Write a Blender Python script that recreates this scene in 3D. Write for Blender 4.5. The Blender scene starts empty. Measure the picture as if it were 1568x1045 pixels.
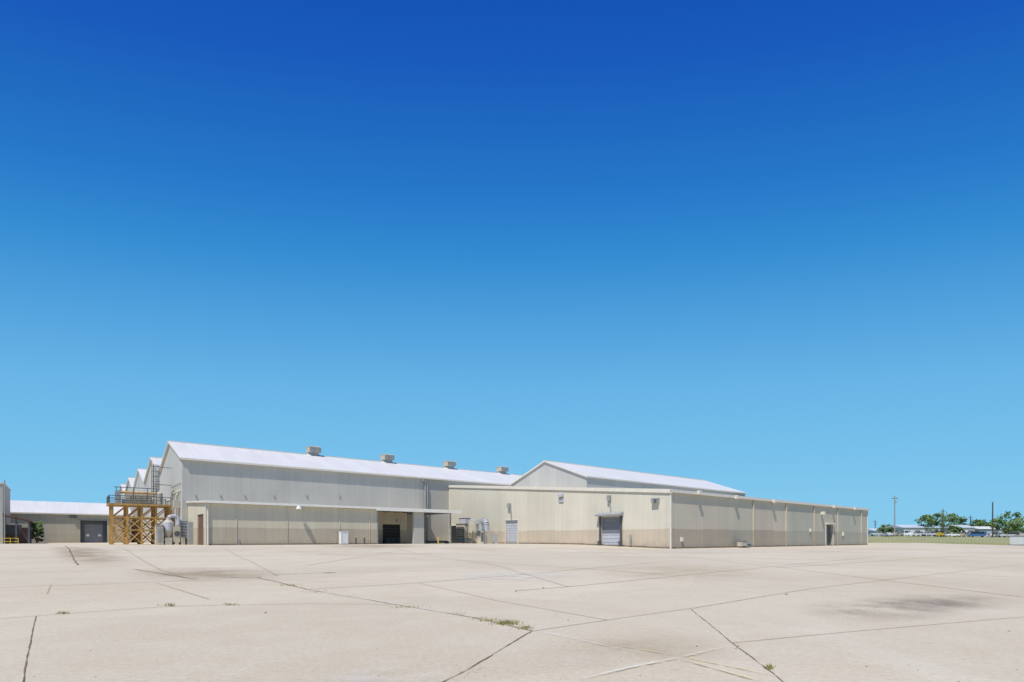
import bpy, math, random
from mathutils import Vector, Matrix
random.seed(7)
F=838.0; CX=784.0; HY=825.5; EYE=1.4
TH=math.atan2(838,1016); CU=math.cos(TH); SU=math.sin(TH)
# ---------- site survey helpers (u = along the sheds, v = across them) ----------
def su(px,v):
    a=(px-CX)/F; return v*(CU*a+SU)/(CU-SU*a)
def sv(px,u):
    a=(px-CX)/F; return u*(CU-SU*a)/(CU*a+SU)
def depth(u,v): return SU*u+CU*v
def sz(py,u,v): return EYE+(HY-py)/F*depth(u,v)
def W(u,v): return (CU*u-SU*v, SU*u+CU*v)
def sm(t):
    t=max(0,min(1,t)); return t*t*(3-2*t)
def lotz(x,y):
    v=-SU*x+CU*y
    z=.5*sm((v-40)/26)
    d=math.hypot(x,y)
    return z+2.1*sm((d-140)/120)*sm((x-60)/40)
def hit(px,py):
    a=(px-CX)/F; b=(HY-py)/F; t=1.0
    while t<400:
        if EYE+b*t<=lotz(a*t,t): break
        t*=1.01
    lo=t/1.01; hi=t
    for _ in range(20):
        m=(lo+hi)/2
        if EYE+b*m<=lotz(a*m,m): hi=m
        else: lo=m
    return (a*hi,hi)
# ---------- materials ----------
class NT:
    def __init__(s,name):
        s.m=bpy.data.materials.new(name); s.m.use_nodes=True; s.t=s.m.node_tree
        s.b=s.t.nodes['Principled BSDF']; s.b.inputs['Roughness'].default_value=.8
        s.b.inputs['Specular IOR Level'].default_value=.25
    def n(s,ty,**k):
        x=s.t.nodes.new(ty)
        for a,b in k.items(): setattr(x,a,b)
        return x
    def l(s,a,b): s.t.links.new(a,b)
    def val(s,sock,v):
        if isinstance(v,(int,float)): sock.default_value=v
        elif isinstance(v,tuple): sock.default_value=v
        else: s.l(v,sock)
    def math(s,op,a,b=None,c=None,clamp=False):
        x=s.n('ShaderNodeMath',operation=op); x.use_clamp=clamp
        s.val(x.inputs[0],a)
        if b is not None: s.val(x.inputs[1],b)
        if c is not None: s.val(x.inputs[2],c)
        return x.outputs[0]
    def mix(s,f,a,b,mode='MIX'):
        x=s.n('ShaderNodeMix',data_type='RGBA',blend_type=mode)
        s.val(x.inputs[0],f)
        for i,c in ((6,a),(7,b)):
            if isinstance(c,tuple) and len(c)==3: c=c+(1,)
            s.val(x.inputs[i],c)
        return x.outputs[2]
    def noise(s,vec,scale,detail=4,rough=.55):
        x=s.n('ShaderNodeTexNoise'); x.inputs['Scale'].default_value=scale
        x.inputs['Detail'].default_value=detail; x.inputs['Roughness'].default_value=rough
        if vec is not None: s.l(vec,x.inputs['Vector'])
        return x.outputs['Fac']
    def mr(s,v,a,b,c,d,sm=False):
        x=s.n('ShaderNodeMapRange'); s.val(x.inputs[0],v)
        if sm: x.interpolation_type='SMOOTHSTEP'
        for i,k in enumerate((a,b,c,d)): x.inputs[i+1].default_value=k
        return x.outputs[0]
    def bump(s,h,st,dist=.02,normal=None):
        x=s.n('ShaderNodeBump'); x.inputs['Strength'].default_value=st; x.inputs['Distance'].default_value=dist
        s.l(h,x.inputs['Height'])
        if normal is not None: s.l(normal,x.inputs['Normal'])
        return x.outputs[0]
    def obj(s): return s.n('ShaderNodeTexCoord').outputs['Object']
    def mapping(s,v,sc,rot=0):
        x=s.n('ShaderNodeMapping'); x.inputs['Scale'].default_value=sc; x.inputs['Rotation'].default_value=(0,0,rot); s.l(v,x.inputs[0]); return x.outputs[0]
def gray(nt,v):
    c=nt.n('ShaderNodeCombineColor')
    for i in range(3): nt.l(v,c.inputs[i])
    return c.outputs[0]
def plain(name,col,rough=.7,metal=0,var=.12,sc=1.5):
    k=NT(name); o=k.obj(); f=k.mr(k.noise(o,sc,5),.3,.7,1-var,1+var)
    k.l(k.mix(1.0,col,gray(k,f),'MULTIPLY'),k.b.inputs['Base Color'])
    k.b.inputs['Roughness'].default_value=rough; k.b.inputs['Metallic'].default_value=metal
    return k.m
def siding(name,up,low,zb,pitch=.92,dirt=.82,z0=.5):
    k=NT(name); o=k.obj(); x=k.n('ShaderNodeSeparateXYZ'); k.l(o,x.inputs[0])
    s=k.math('ADD',x.outputs[0],x.outputs[1]); z=x.outputs[2]
    q=k.math('DIVIDE',s,pitch); w=k.n('ShaderNodeTexWhiteNoise',noise_dimensions='1D')
    k.l(k.math('FLOOR',q),w.inputs['W'])
    pan=k.mr(w.outputs['Value'],0,1,.98,1.015)
    w2=k.n('ShaderNodeTexWhiteNoise',noise_dimensions='1D'); k.l(k.math('FLOOR',k.math('DIVIDE',s,pitch*8)),w2.inputs['W'])
    pan=k.math('MULTIPLY',pan,k.mr(w2.outputs['Value'],0,1,.955,1.035))
    seam=k.mr(k.math('FRACT',q),0,.09,.88,1.0)
    blot=k.mr(k.noise(o,.22,4),.3,.7,.95,1.04)
    streak=k.mr(k.noise(k.mapping(o,(1.6,1.6,.1)),1,4),.35,.7,1.015,.96)
    zj=k.math('ADD',z,k.mr(w2.outputs['Value'],0,1,-.06,.06))
    band=k.mr(zj,zb-.04,zb+.04,1,0)
    c=k.mix(band,up,low)
    d=k.mr(k.math('ADD',z,k.mr(k.noise(o,1.3,4),.3,.7,-.35,.35)),z0,z0+.9,dirt,1.0)
    m=k.math('MULTIPLY',k.math('MULTIPLY',pan,seam),k.math('MULTIPLY',blot,k.math('MULTIPLY',streak,d)))
    k.l(k.mix(1.0,c,gray(k,m),'MULTIPLY'),k.b.inputs['Base Color'])
    rib=k.math('SINE',k.math('MULTIPLY',s,2*math.pi/(pitch/2)))
    k.l(k.bump(rib,.15,.02),k.b.inputs['Normal']); k.b.inputs['Roughness'].default_value=.65
    return k.m
def roofmat(name,col):
    k=NT(name); o=k.obj(); x=k.n('ShaderNodeSeparateXYZ'); k.l(o,x.inputs[0])
    q=k.math('DIVIDE',x.outputs[0],1.2)
    seam=k.mr(k.math('PINGPONG',q,.5),0,.05,.86,1.0)
    b=k.mr(k.noise(k.mapping(o,(.4,.08,.1)),1,4),.3,.7,.92,1.04)
    k.l(k.mix(1.0,col,gray(k,k.math('MULTIPLY',seam,b)),'MULTIPLY'),k.b.inputs['Base Color'])
    k.b.inputs['Roughness'].default_value=.5
    return k.m
def concrete(name,tint=(1,1,1)):
    k=NT(name); o=k.obj()
    v=k.n('ShaderNodeTexVoronoi',distance='CHEBYCHEV'); v.inputs['Scale'].default_value=.11
    k.l(k.mapping(o,(1,1,1),.35),v.inputs['Vector'])
    w=k.n('ShaderNodeSeparateColor'); k.l(v.outputs['Color'],w.inputs[0])
    slab=k.mr(w.outputs[0],0,1,.95,1.035)
    big=k.noise(o,.09,5,.6); med=k.noise(o,.9,6,.65); fine=k.noise(o,14,5,.7); gr=k.noise(o,90,4,.75); mid=k.noise(o,3.2,7,.75)
    base=k.mix(k.mr(big,.35,.65,0,1),(.545,.468,.338),(.61,.54,.415))
    base=k.mix(k.mr(med,.45,.75,0,.5),base,(.64,.585,.475))
    base=k.mix(k.mr(k.noise(o,.35,6,.7),.57,.78,0,.4),base,(.46,.38,.265))
    base=k.mix(k.mr(mid,.58,.75,0,.45),base,(.42,.345,.24))
    base=k.mix(k.mr(mid,.42,.28,0,.35),base,(.68,.63,.53))
    # long weathering bands left by runoff
    base=k.mix(k.mr(k.noise(k.mapping(o,(.05,.35,1),.15),1,6,.65),.58,.74,0,.35),base,(.47,.38,.25))
    base=k.mix(k.mr(k.noise(k.mapping(o,(.3,.07,1),-.5),1,6,.65),.58,.74,0,.35),base,(.68,.63,.53))
    m=k.math('MULTIPLY',k.mr(fine,.3,.7,.88,1.09),k.mr(gr,.3,.7,.76,1.2))
    m=k.math('MULTIPLY',m,slab)
    sp=k.n('ShaderNodeTexVoronoi'); sp.inputs['Scale'].default_value=2.6; k.l(o,sp.inputs['Vector'])
    m=k.math('MULTIPLY',m,k.mr(sp.outputs['Distance'],.02,.05,.65,1.0))
    c=k.mix(1.0,base,gray(k,m),'MULTIPLY'); c=k.mix(1.0,c,tint,'MULTIPLY')
    k.l(c,k.b.inputs['Base Color']); k.b.inputs['Roughness'].default_value=.9
    h=k.math('ADD',gr,k.math('MULTIPLY',fine,1.5))
    k.l(k.bump(h,.6,.008),k.b.inputs['Normal'])
    return k.m
def soft(name,col,op=.6,nscale=1.5,lo=.35,hi=.65,radial=False):
    # surface deposit that thins out toward its edges and is broken by noise
    k=NT(name); t=k.n('ShaderNodeTexCoord'); x=k.n('ShaderNodeSeparateXYZ'); k.l(t.outputs['UV'],x.inputs[0])
    nz=k.noise(t.outputs['Object'],nscale,7,.7)
    if radial:
        a_=k.math('SUBTRACT',x.outputs[0],.5); b_=k.math('SUBTRACT',x.outputs[1],.5)
        r=k.math('SQRT',k.math('ADD',k.math('MULTIPLY',a_,a_),k.math('MULTIPLY',b_,b_)))
        e=k.mr(k.math('ADD',r,k.mr(nz,.2,.8,-.08,.08)),.42,.05,0,1,True)
    else:
        e=k.math('MULTIPLY',k.mr(k.math('PINGPONG',x.outputs[1],.5),0,.5,0,1,True),k.mr(k.math('PINGPONG',x.outputs[0],.5),0,.3,0,1,True))
    nn=k.mr(nz,lo,hi,0,1,True)
    a=k.math('MULTIPLY',k.math('MULTIPLY',e,nn),op,clamp=True)
    k.b.inputs['Base Color'].default_value=col+(1,); k.b.inputs['Roughness'].default_value=.9
    k.l(a,k.b.inputs['Alpha'])
    return k.m

# ---------- mesh builder ----------
class MB:
    def __init__(s): s.v=[];s.f=[];s.m=[];s.mats=[];s.uv={}
    def mi(s,m):
        if m not in s.mats: s.mats.append(m)
        return s.mats.index(m)
    def poly(s,pts,m,uv=None):
        i=len(s.v); s.v+= [tuple(p) for p in pts]; s.f.append(tuple(range(i,i+len(pts)))); s.m.append(s.mi(m))
        if uv: s.uv[len(s.f)-1]=uv
    def box(s,x0,x1,y0,y1,z0,z1,m):
        i=len(s.v)
        s.v+=[(x,y,z) for z in (z0,z1) for y in (y0,y1) for x in (x0,x1)]
        for f in ((0,2,3,1),(4,5,7,6),(0,1,5,4),(2,6,7,3),(0,4,6,2),(1,3,7,5)):
            s.f.append(tuple(i+k for k in f)); s.m.append(s.mi(m))
    def cyl(s,p0,p1,r0,m,r1=None,n=10,cap=True):
        if r1 is None: r1=r0
        p0=Vector(p0);p1=Vector(p1);d=(p1-p0).normalized()
        a=d.orthogonal().normalized(); b=d.cross(a); i=len(s.v)
        for p,r in ((p0,r0),(p1,r1)):
            for k in range(n):
                t=2*math.pi*k/n; s.v.append(tuple(p+a*math.cos(t)*r+b*math.sin(t)*r))
        for k in range(n):
            s.f.append((i+k,i+(k+1)%n,i+n+(k+1)%n,i+n+k)); s.m.append(s.mi(m))
        if cap:
            s.f.append(tuple(i+n-1-k for k in range(n))); s.m.append(s.mi(m))
            s.f.append(tuple(i+n+k for k in range(n))); s.m.append(s.mi(m))
    def tube(s,pts,r,m,n=10):
        for a,b in zip(pts,pts[1:]): s.cyl(a,b,r,m,n=n)
    def prism(s,prof,axis,a0,a1,m):
        def P(a,p,q): return (a,p,q) if axis=='x' else (p,a,q)
        A=[P(a0,p,q) for p,q in prof]; B=[P(a1,p,q) for p,q in prof]
        s.poly(A,m); s.poly(B[::-1],m); n=len(prof)
        for k in range(n): s.poly([A[k],B[k],B[(k+1)%n],A[(k+1)%n]],m)
    def obj(s,name,parent=None,smooth=False):
        me=bpy.data.meshes.new(name); me.from_pydata(s.v,[],s.f); 
        for m in s.mats: me.materials.append(m)
        for p,k in zip(me.polygons,s.m): p.material_index=k; p.use_smooth=smooth
        if s.uv:
            ul=me.uv_layers.new(name='UVMap')
            for fi,uv in s.uv.items():
                for li,c in zip(me.polygons[fi].loop_indices,uv): ul.data[li].uv=c
        me.update()
        o=bpy.data.objects.new(name,me); bpy.context.collection.objects.link(o)
        if parent: o.parent=parent
        return o
def empty(name,loc=(0,0,0),rot=0):
    e=bpy.data.objects.new(name,None); bpy.context.collection.objects.link(e)
    e.location=loc; e.rotation_euler=(0,0,rot); e.empty_display_size=.5; return e
def site(name): return empty(name,(0,0,0),TH)   # local x=u, y=v

def wall(mb,axis,c,s0,s1,zb,zt,m,ops=(),d=.35,mrev=None):
    P=(lambda s,z,k=0:(s,c+k,z)) if axis=='u' else (lambda s,z,k=0:(c+k,s,z))
    if not callable(zt): h=zt; zt=lambda s:h
    ss=sorted(set([s0,s1]+[o[0] for o in ops]+[o[1] for o in ops]))
    zs=sorted(set([zb]+[o[2] for o in ops if o[2]>zb]+[o[3] for o in ops]))
    for a,b in zip(ss,ss[1:]):
        for i,z in enumerate(zs):
            top=i==len(zs)-1
            za,zb2=(zt(a),zt(b)) if top else (zs[i+1],zs[i+1])
            if not top:
                cm=(a+b)/2; cz=(z+zs[i+1])/2
                if any(o[0]<cm<o[1] and o[2]<cz<o[3] for o in ops): continue
            mb.poly([P(a,z),P(b,z),P(b,zb2),P(a,za)],m)
    for o in ops:
        a,b,z0,z1=o[:4]; mm=mrev or m
        mb.poly([P(a,z0),P(a,z0,d),P(a,z1,d),P(a,z1)],mm)
        mb.poly([P(b,z0),P(b,z0,d),P(b,z1,d),P(b,z1)],mm)
        mb.poly([P(a,z1),P(b,z1),P(b,z1,d),P(a,z1,d)],mm)

# palette
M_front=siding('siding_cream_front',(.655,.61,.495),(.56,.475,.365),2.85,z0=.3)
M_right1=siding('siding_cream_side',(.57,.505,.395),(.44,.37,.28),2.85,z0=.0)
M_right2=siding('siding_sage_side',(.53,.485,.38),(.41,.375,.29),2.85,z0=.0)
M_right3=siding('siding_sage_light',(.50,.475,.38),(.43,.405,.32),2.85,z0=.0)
M_shed=siding('siding_shed',(.63,.56,.425),(.50,.43,.32),3.05)
M_bigs=siding('siding_grey',(.50,.48,.425),(.50,.48,.425),1.0,pitch=1.1,dirt=1)
M_gable=siding('siding_gable',(.52,.50,.45),(.52,.50,.45),1.0,pitch=1.1,dirt=1)
M_left=siding('siding_left',(.46,.43,.34),(.43,.40,.32),2.5)
M_roof=roofmat('white_metal_roof',(.68,.665,.635))
M_trim=plain('cream_trim',(.72,.67,.57),.5,var=.06)
M_white=plain('white_paint',(.78,.78,.76),.5,var=.06)
M_fascia=plain('white_fascia',(.85,.81,.72),.5,var=.05)
M_grey=plain('grey_metal',(.32,.33,.33),.5,var=.15)
M_lgrey=plain('light_grey_panel',(.50,.52,.56),.5,var=.08)
M_dark=plain('dark_opening',(.03,.032,.035),.7)
M_dgrey=plain('dark_grey_metal',(.10,.11,.12),.5)
M_door=plain('rollup_door_grey',(.22,.23,.26),.5,var=.08)
M_rust=plain('ochre_steel',(.47,.28,.09),.6,var=.3,sc=2)
M_brown=plain('brown_door',(.17,.09,.06),.6)
M_yellow=plain('yellow_paint',(.6,.42,.05),.6)
M_beige=plain('beige_equipment',(.50,.46,.37),.55,var=.15)
M_galv=plain('galvanised_duct',(.50,.52,.53),.4,.35,var=.12)
M_glass=plain('pale_glass',(.30,.38,.42),.15,var=.1)
M_found=plain('foundation_concrete',(.20,.16,.12),.9,var=.3)
M_wood=plain('pole_wood',(.10,.075,.055),.9)

# ---------- ground ----------
def axis_coords(inner,step,outer):
    c=[-inner+i*step for i in range(int(2*inner/step)+1)]
    e=[];d=step;x=inner
    while x<outer: d*=1.35; x+=d; e.append(x)
    return [-a for a in reversed(e)]+c+e
gx=axis_coords(400,8,4500)
V=[(x,y,lotz(x,y)-.15) for y in gx for x in gx]; n=len(gx)
Fc=[(j*n+i,j*n+i+1,(j+1)*n+i+1,(j+1)*n+i) for j in range(n-1) for i in range(n-1)]
me=bpy.data.meshes.new('ground'); me.from_pydata(V,[],Fc)
g=bpy.data.objects.new('ground',me); bpy.context.collection.objects.link(g)
k=NT('dry_grass'); o=k.obj()
c=k.mix(k.mr(k.noise(o,.05,6,.65),.35,.65,0,1),(.36,.32,.14),(.21,.24,.08))
c=k.mix(k.mr(k.noise(o,.6,5,.7),.5,.7,0,.6),c,(.45,.39,.22))
k.l(c,k.b.inputs['Base Color']); k.b.inputs['Roughness'].default_value=1
me.materials.append(k.m)
M_conc=concrete('weathered_concrete')
V=[];Fc=[];nx=131
xs=[-158+2*i for i in range(nx)]+[103.5]; nx+=1
ys=[-20+2*i for i in range(81)]
for y in ys:
    for x in xs: V.append((x,y,lotz(x,y)))
for j in range(len(ys)-1):
    for i in range(nx-1):
        if xs[i]>84 and ys[j]>138: continue
        Fc.append((j*nx+i,j*nx+i+1,(j+1)*nx+i+1,(j+1)*nx+i))
me=bpy.data.meshes.new('concrete_lot'); me.from_pydata(V,[],Fc); me.materials.append(M_conc)
lot=bpy.data.objects.new('concrete_lot',me); bpy.context.collection.objects.link(lot)

def ribbon(mb,pts,w,m,dz=.008,jit=0):
    P=[hit(*p) if isinstance(p,tuple) else p for p in pts]
    Q=[]
    for a,b in zip(P,P[1:]):
        L=math.hypot(b[0]-a[0],b[1]-a[1]); nn=max(2,min(90,int(L/.12) if jit else int(L/.5)))
        for i in range(nn):
            t=i/nn; Q.append([a[0]+(b[0]-a[0])*t,a[1]+(b[1]-a[1])*t])
    Q.append(list(P[-1]))
    r=random.Random(len(Q)); ph=[r.uniform(0,6) for _ in range(3)]
    n=len(Q); out=[]
    for i,q in enumerate(Q):
        a=Q[max(0,i-1)];b=Q[min(n-1,i+1)]; dx=b[0]-a[0];dy=b[1]-a[1];L=math.hypot(dx,dy) or 1
        nxn,nyn=-dy/L,dx/L
        j=jit*(math.sin(i*.25+ph[0])+.6*math.sin(i*.9+ph[1])+r.uniform(-.7,.7))
        ww=w*(.3+.9*r.random()) if jit else w
        out.append((q[0]+nxn*j,q[1]+nyn*j,nxn*ww/2,nyn*ww/2,i/(n-1)))
    for A,B in zip(out,out[1:]):
        c=[(A[0]-A[2],A[1]-A[3]),(B[0]-B[2],B[1]-B[3]),(B[0]+B[2],B[1]+B[3]),(A[0]+A[2],A[1]+A[3])]
        mb.poly([(x,y,lotz(x,y)+dz) for x,y in c],m,[(A[4],0),(B[4],0),(B[4],1),(A[4],1)])
M_crack=plain('crack_dirt',(.20,.16,.105),1,var=.4,sc=6)
M_joint=plain('joint_filler',(.43,.36,.26),1,var=.3,sc=4)
cr=MB()
for p,w,j in [
 ([(605,926),(672,937),(740,949),(815,967)],.026,.006),
 ([(815,967),(770,993),(715,1027),(676,1047)],.018,.006),
 ([(55,944),(46,985),(34,1050)],.015,.003),
 ([(1058,933),(1088,958),(1120,984),(1165,1018),(1205,1050)],.014,.006),
 ([(100,836),(110,850),(120,866)],.10,.02),
 ([(395,885),(430,893),(470,903)],.06,.015),
 ([(470,903),(540,915),(605,926)],.028,.01),
 ([(415,881),(460,879),(512,877)],.08,.015),
 ([(205,872),(290,886),(400,884)],.10,.02)]:
    ribbon(cr,p,w,M_crack,jit=j)
cr.obj('cracks',lot)
jt=MB()
for p,w in [
 ([(0,948),(100,940),(260,929),(350,927),(470,925),(605,926)],.026),
 ([(0,900),(150,895),(300,889),(400,885)],.05),
 ([(0,872),(260,866),(470,862)],.07),([(78,896),(72,910)],.03),
 ([(240,893),(320,918)],.045),([(180,838),(215,856),(250,875)],.09),
 ([(338,838),(380,858),(425,882)],.08),
 ([(620,842),(560,852),(470,866)],.1),
 ([(790,905),(870,899),(1080,878),(1340,853)],.05),
 ([(1060,932),(1240,902),(1568,864)],.026),
 ([(815,967),(930,950),(1058,932)],.02),
 ([(470,903),(640,893),(800,880),(1000,862)],.05),
 ([(640,893),(760,920),(930,950)],.02),
 ([(1190,870),(1400,856),(1568,847)],.08),
 ([(600,838),(760,866),(870,899)],.06),
 ([(1020,850),(1200,870),(1568,915)],.04),
 ([(880,843),(1120,858),(1568,885)],.05),([(1200,842),(1380,848),(1568,856)],.08),
 ([(430,842),(700,858),(1020,880)],.05),([(0,856),(240,853),(600,848),(1000,846)],.09),
 ([(1120,985),(1300,968),(1568,945)],.016),([(250,875),(300,889)],.05)]:
    ribbon(jt,p,w,M_joint,dz=.006)
jt.obj('expansion_joints',lot)
M_pl=soft('faded_white_paint',(.76,.73,.65),.8,6,.35,.6); M_py=soft('faded_yellow_paint',(.70,.58,.32),.7,5,.35,.6)
pl=MB()
ribbon(pl,[(815,966),(860,975),(905,985),(1000,1004)],.11,M_pl,.010)
ribbon(pl,[(900,982),(1050,1008),(1230,1045)],.10,M_py,.014)
ribbon(pl,[(870,1047),(960,1025),(1045,1008),(1125,989)],.09,M_pl,.018)
ribbon(pl,[(470,905),(560,918),(640,932),(740,949)],.09,M_pl,.012)
ribbon(pl,[(1030,1008),(1110,1030),(1180,1050)],.09,M_py,.022)
pl.obj('painted_lines',lot)
# stains: irregular patches lying on the concrete
st=MB(); zst=[.024]
M_s1=soft('tyre_stain',(.25,.21,.17),.62,.6,.36,.68,True); M_s2=soft('rust_runoff',(.34,.24,.14),.55,.3,.34,.66,True)
M_s3=soft('pale_patch',(.66,.67,.66),.4,1.3,.35,.65,True); M_s4=soft('warm_patch',(.50,.40,.26),.4,.6,.3,.7,True)
def disc(pts,m):
    # quad patch given by its ground outline (near-left, near-right, far-right, far-left), subdivided to follow the ground
    P=[hit(*p) for p in pts]; N_=10; zst[0]+=.004
    def at(s,t): 
        a=[P[0][i]*(1-s)+P[1][i]*s for i in (0,1)]; b=[P[3][i]*(1-s)+P[2][i]*s for i in (0,1)]
        x=a[0]*(1-t)+b[0]*t; y=a[1]*(1-t)+b[1]*t; return (x,y,lotz(x,y)+zst[0])
    for i in range(N_):
        for j in range(N_):
            c=[(i/N_,j/N_),((i+1)/N_,j/N_),((i+1)/N_,(j+1)/N_),(i/N_,(j+1)/N_)]
            st.poly([at(*q) for q in c],m,c)
disc([(1150,962),(1560,968),(1520,912),(1180,914)],M_s1)
disc([(1230,945),(1640,950),(1600,905),(1260,908)],M_s1)
disc([(40,872),(330,905),(230,843),(60,834)],M_s2)
disc([(130,905),(540,900),(460,866),(140,866)],M_s2)
disc([(400,846),(700,846),(700,834),(440,834)],M_s2)
disc([(380,1075),(760,1065),(720,1018),(460,1022)],M_s3)
disc([(600,900),(980,900),(940,872),(620,874)],M_s3)
disc([(640,1060),(1280,1060),(1160,955),(800,960)],M_s4)
disc([(820,900),(1300,905),(1250,862),(850,862)],M_s4)
disc([(900,850),(1250,852),(1230,842),(930,842)],M_s3)
st.obj('stains',lot)

# ---------- weeds and small debris ----------
M_weed=plain('weed_green',(.18,.21,.06),.8,var=.4,sc=9); M_weedd=plain('weed_dry',(.42,.35,.16),.8,var=.3,sc=9)
wd=MB(); R=random.Random(3)
def weed(px,py,nn,spx,spy,h):
    for _ in range(nn):
        x,y=hit(px+R.gauss(0,spx),py+R.gauss(0,spy)); z=lotz(x,y); a=R.uniform(0,6.28)
        hh=h*R.uniform(.4,1.1); lx,ly=R.gauss(0,hh*.5),R.gauss(0,hh*.5); w=.005
        m=M_weed if R.random()<.55 else M_weedd
        dx,dy=math.cos(a)*w,math.sin(a)*w
        wd.poly([(x-dx,y-dy,z),(x+dx,y+dy,z),(x+dx*.7+lx*.5,y+dy*.7+ly*.5,z+hh*.6),(x-dx*.7+lx*.5,y-dy*.7+ly*.5,z+hh*.6)],m)
        wd.poly([(x-dx*.7+lx*.5,y-dy*.7+ly*.5,z+hh*.6),(x+dx*.7+lx*.5,y+dy*.7+ly*.5,z+hh*.6),(x+lx,y+ly,z+hh*.9)],m)
weed(748,951,90,8,1.0,.05); weed(776,956,230,9,1.3,.08); weed(803,963,100,7,1.2,.06)
weed(735,948,40,6,.8,.04); weed(700,941,30,12,1.2,.03); weed(625,930,60,12,.8,.05)
weed(1178,1023,70,3,1.5,.045); weed(1130,990,30,6,3,.02); weed(97,940,60,5,.6,.06); weed(260,928,70,6,.6,.07); weed(352,927,50,5,.5,.06)
weed(440,897,60,9,.6,.07); weed(505,878,60,9,.5,.07); weed(720,1025,40,12,8,.012); weed(480,907,40,9,.8,.05)
wd.obj('weeds')
db=MB(); R=random.Random(8)
spots=[(407,939,.035),(1067,990,.02),(1327,1021,.015),(832,901,.05),(1204,911,.05),(790,906,.04),(1545,967,.02),(870,950,.02)]
for _ in range(130): spots.append((R.uniform(0,1568),860+185*R.random()**1.3,R.uniform(.004,.013)))
for px,py,s in spots:
    x,y=hit(px,py); z=lotz(x,y); a=R.uniform(0,6)
    pts=[(x+math.cos(a+i*1.2566)*s*R.uniform(.6,1.3),y+math.sin(a+i*1.2566)*s*R.uniform(.6,1.3)) for i in range(5)]
    for i in range(5):
        p,q=pts[i],pts[(i+1)%5]; db.poly([(p[0],p[1],z),(q[0],q[1],z),(x,y,z+s*.7)],M_crack)
db.obj('gravel_debris')

# ---------- main complex ----------
UG=14.9; VW=24.6; V1=100.5; ZE=14.1; ZR=18.3; UEND=147.5
def gable_building(name,u0,u1,v0,v1,ze,zr,mside,mend,ops_end=(),zb=-.1):
    e=site(name); w=MB(); vm=(v0+v1)/2
    wall(w,'u',v0,u0,u1,zb,ze,mside)
    w.poly([(u0,v1,zb),(u1,v1,zb),(u1,v1,ze),(u0,v1,ze)],mside)
    zt=lambda s: ze+(zr-ze)*(1-abs(s-vm)/(vm-v0))
    ops=list(ops_end)
    wall(w,'v',u0,v0,vm,zb,zt,mend,[o for o in ops if o[1]<=vm])
    wall(w,'v',u0,vm,v1,zb,zt,mend)
    w.poly([(u1,v0,zb),(u1,v1,zb),(u1,v1,ze),(u1,vm,zr),(u1,v0,ze)],mend)
    w.obj('walls',e)
    r=MB(); t=.28; ov=.35; sl=(zr-ze)/(vm-v0)
    for sgn,va in ((-1,v0),(1,v1)):
        ve=va+sgn*ov*.9; zee=ze-sl*ov*.9+.04
        a=[(u0-ov,ve,zee),(u1+ov,ve,zee),(u1+ov,vm,zr+.04),(u0-ov,vm,zr+.04)]
        b=[(x,y,z+t) for x,y,z in a]
        r.poly(b,M_roof); r.poly(a,M_trim)
        for i in range(4):
            j=(i+1)%4
            if i==2 : continue
            r.poly([a[i],a[j],b[j],b[i]],M_trim)
    r.obj('roof',e)
    rc=MB(); rc.box(u0-ov-.05,u1+ov,vm-.25,vm+.25,zr+t-.02,zr+t+.12,M_trim); rc.obj('ridge_cap',e)
    return e
v0=V1; v1=V1+VW
wz0=sz(757,UG,106); wz1=sz(733,UG,106)
main=gable_building('gabled_warehouse',UG,UEND,v0,v1,ZE,ZR,M_bigs,M_gable,[(v0+1.0,v0+11.5,wz0-1,wz1-1)])
wn=MB(); wn.poly([(UG+.3,v0+1,wz0-1),(UG+.3,v0+11.5,wz0-1),(UG+.3,v0+11.5,wz1-1),(UG+.3,v0+1,wz1-1)],M_glass)
for i in range(8):
    vv=v0+1+i*1.5; wn.box(UG-.02,UG+.28,vv-.06,vv+.06,wz0-1,wz1-1,M_trim)
wn.box(UG-.03,UG+.27,v0+1,v0+11.5,(wz0+wz1)/2-1.05,(wz0+wz1)/2-.95,M_trim)
wn.obj('gable_windows',main)
tr=MB()
tr.box(UG,UEND,V1-.32-.2,V1-.32,ZE-.12,ZE+.12,M_trim)
up=su(651,V1-.3); ztop=sz(737,up,V1-.3)
tr.cyl((up,V1-.35,.5),(up,V1-.35,ztop),.17,M_grey); tr.cyl((up+.5,V1-.35,.5),(up+.5,V1-.35,ztop-.8),.14,M_grey)
tr.cyl((up,V1-.35,ztop),(up-.7,V1-.6,ztop+.15),.17,M_grey)
for px in (300,338,375,420,470,520):
    uu=su(px,V1); tr.box(uu-.12,uu+.12,V1-.12,V1,sz(762,uu,V1),sz(759,uu,V1),M_grey)
tr.obj('gutter_and_pipes',main)
vn=MB(); vr=V1+VW/2
for px in (480,593,688,769):
    uu=su(px,vr)
    vn.box(uu-.8,uu+.8,vr-.8,vr+.8,ZR-.2,ZR+.9,M_grey)
    vn.box(uu-1.15,uu+1.15,vr-1.15,vr+1.15,ZR+.8,ZR+1.85,M_beige)
    vn.prism([(vr-1.2,ZR+1.85),(vr+1.2,ZR+1.85),(vr+1.0,ZR+2.0),(vr-1.0,ZR+2.0)],'x',uu-1.2,uu+1.2,M_beige)
    for kz in range(4): vn.box(uu-1.18,uu+1.18,vr-1.2,vr-1.15,ZR+.9+kz*.22,ZR+.98+kz*.22,M_grey)
    vn.prism([(vr-2.2,ZR-.6),(vr+2.2,ZR-.6),(vr,ZR+.5)],'x',uu-1.4,uu+1.4,M_roof)
vn.obj('ridge_vents',main)
for i in range(1,5):
    gable_building('gabled_warehouse',UG,UEND,V1+VW*i+.01,V1+VW*(i+1),ZE,ZR,M_bigs,M_gable)
U2=82.3; VB=76.0
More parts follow.
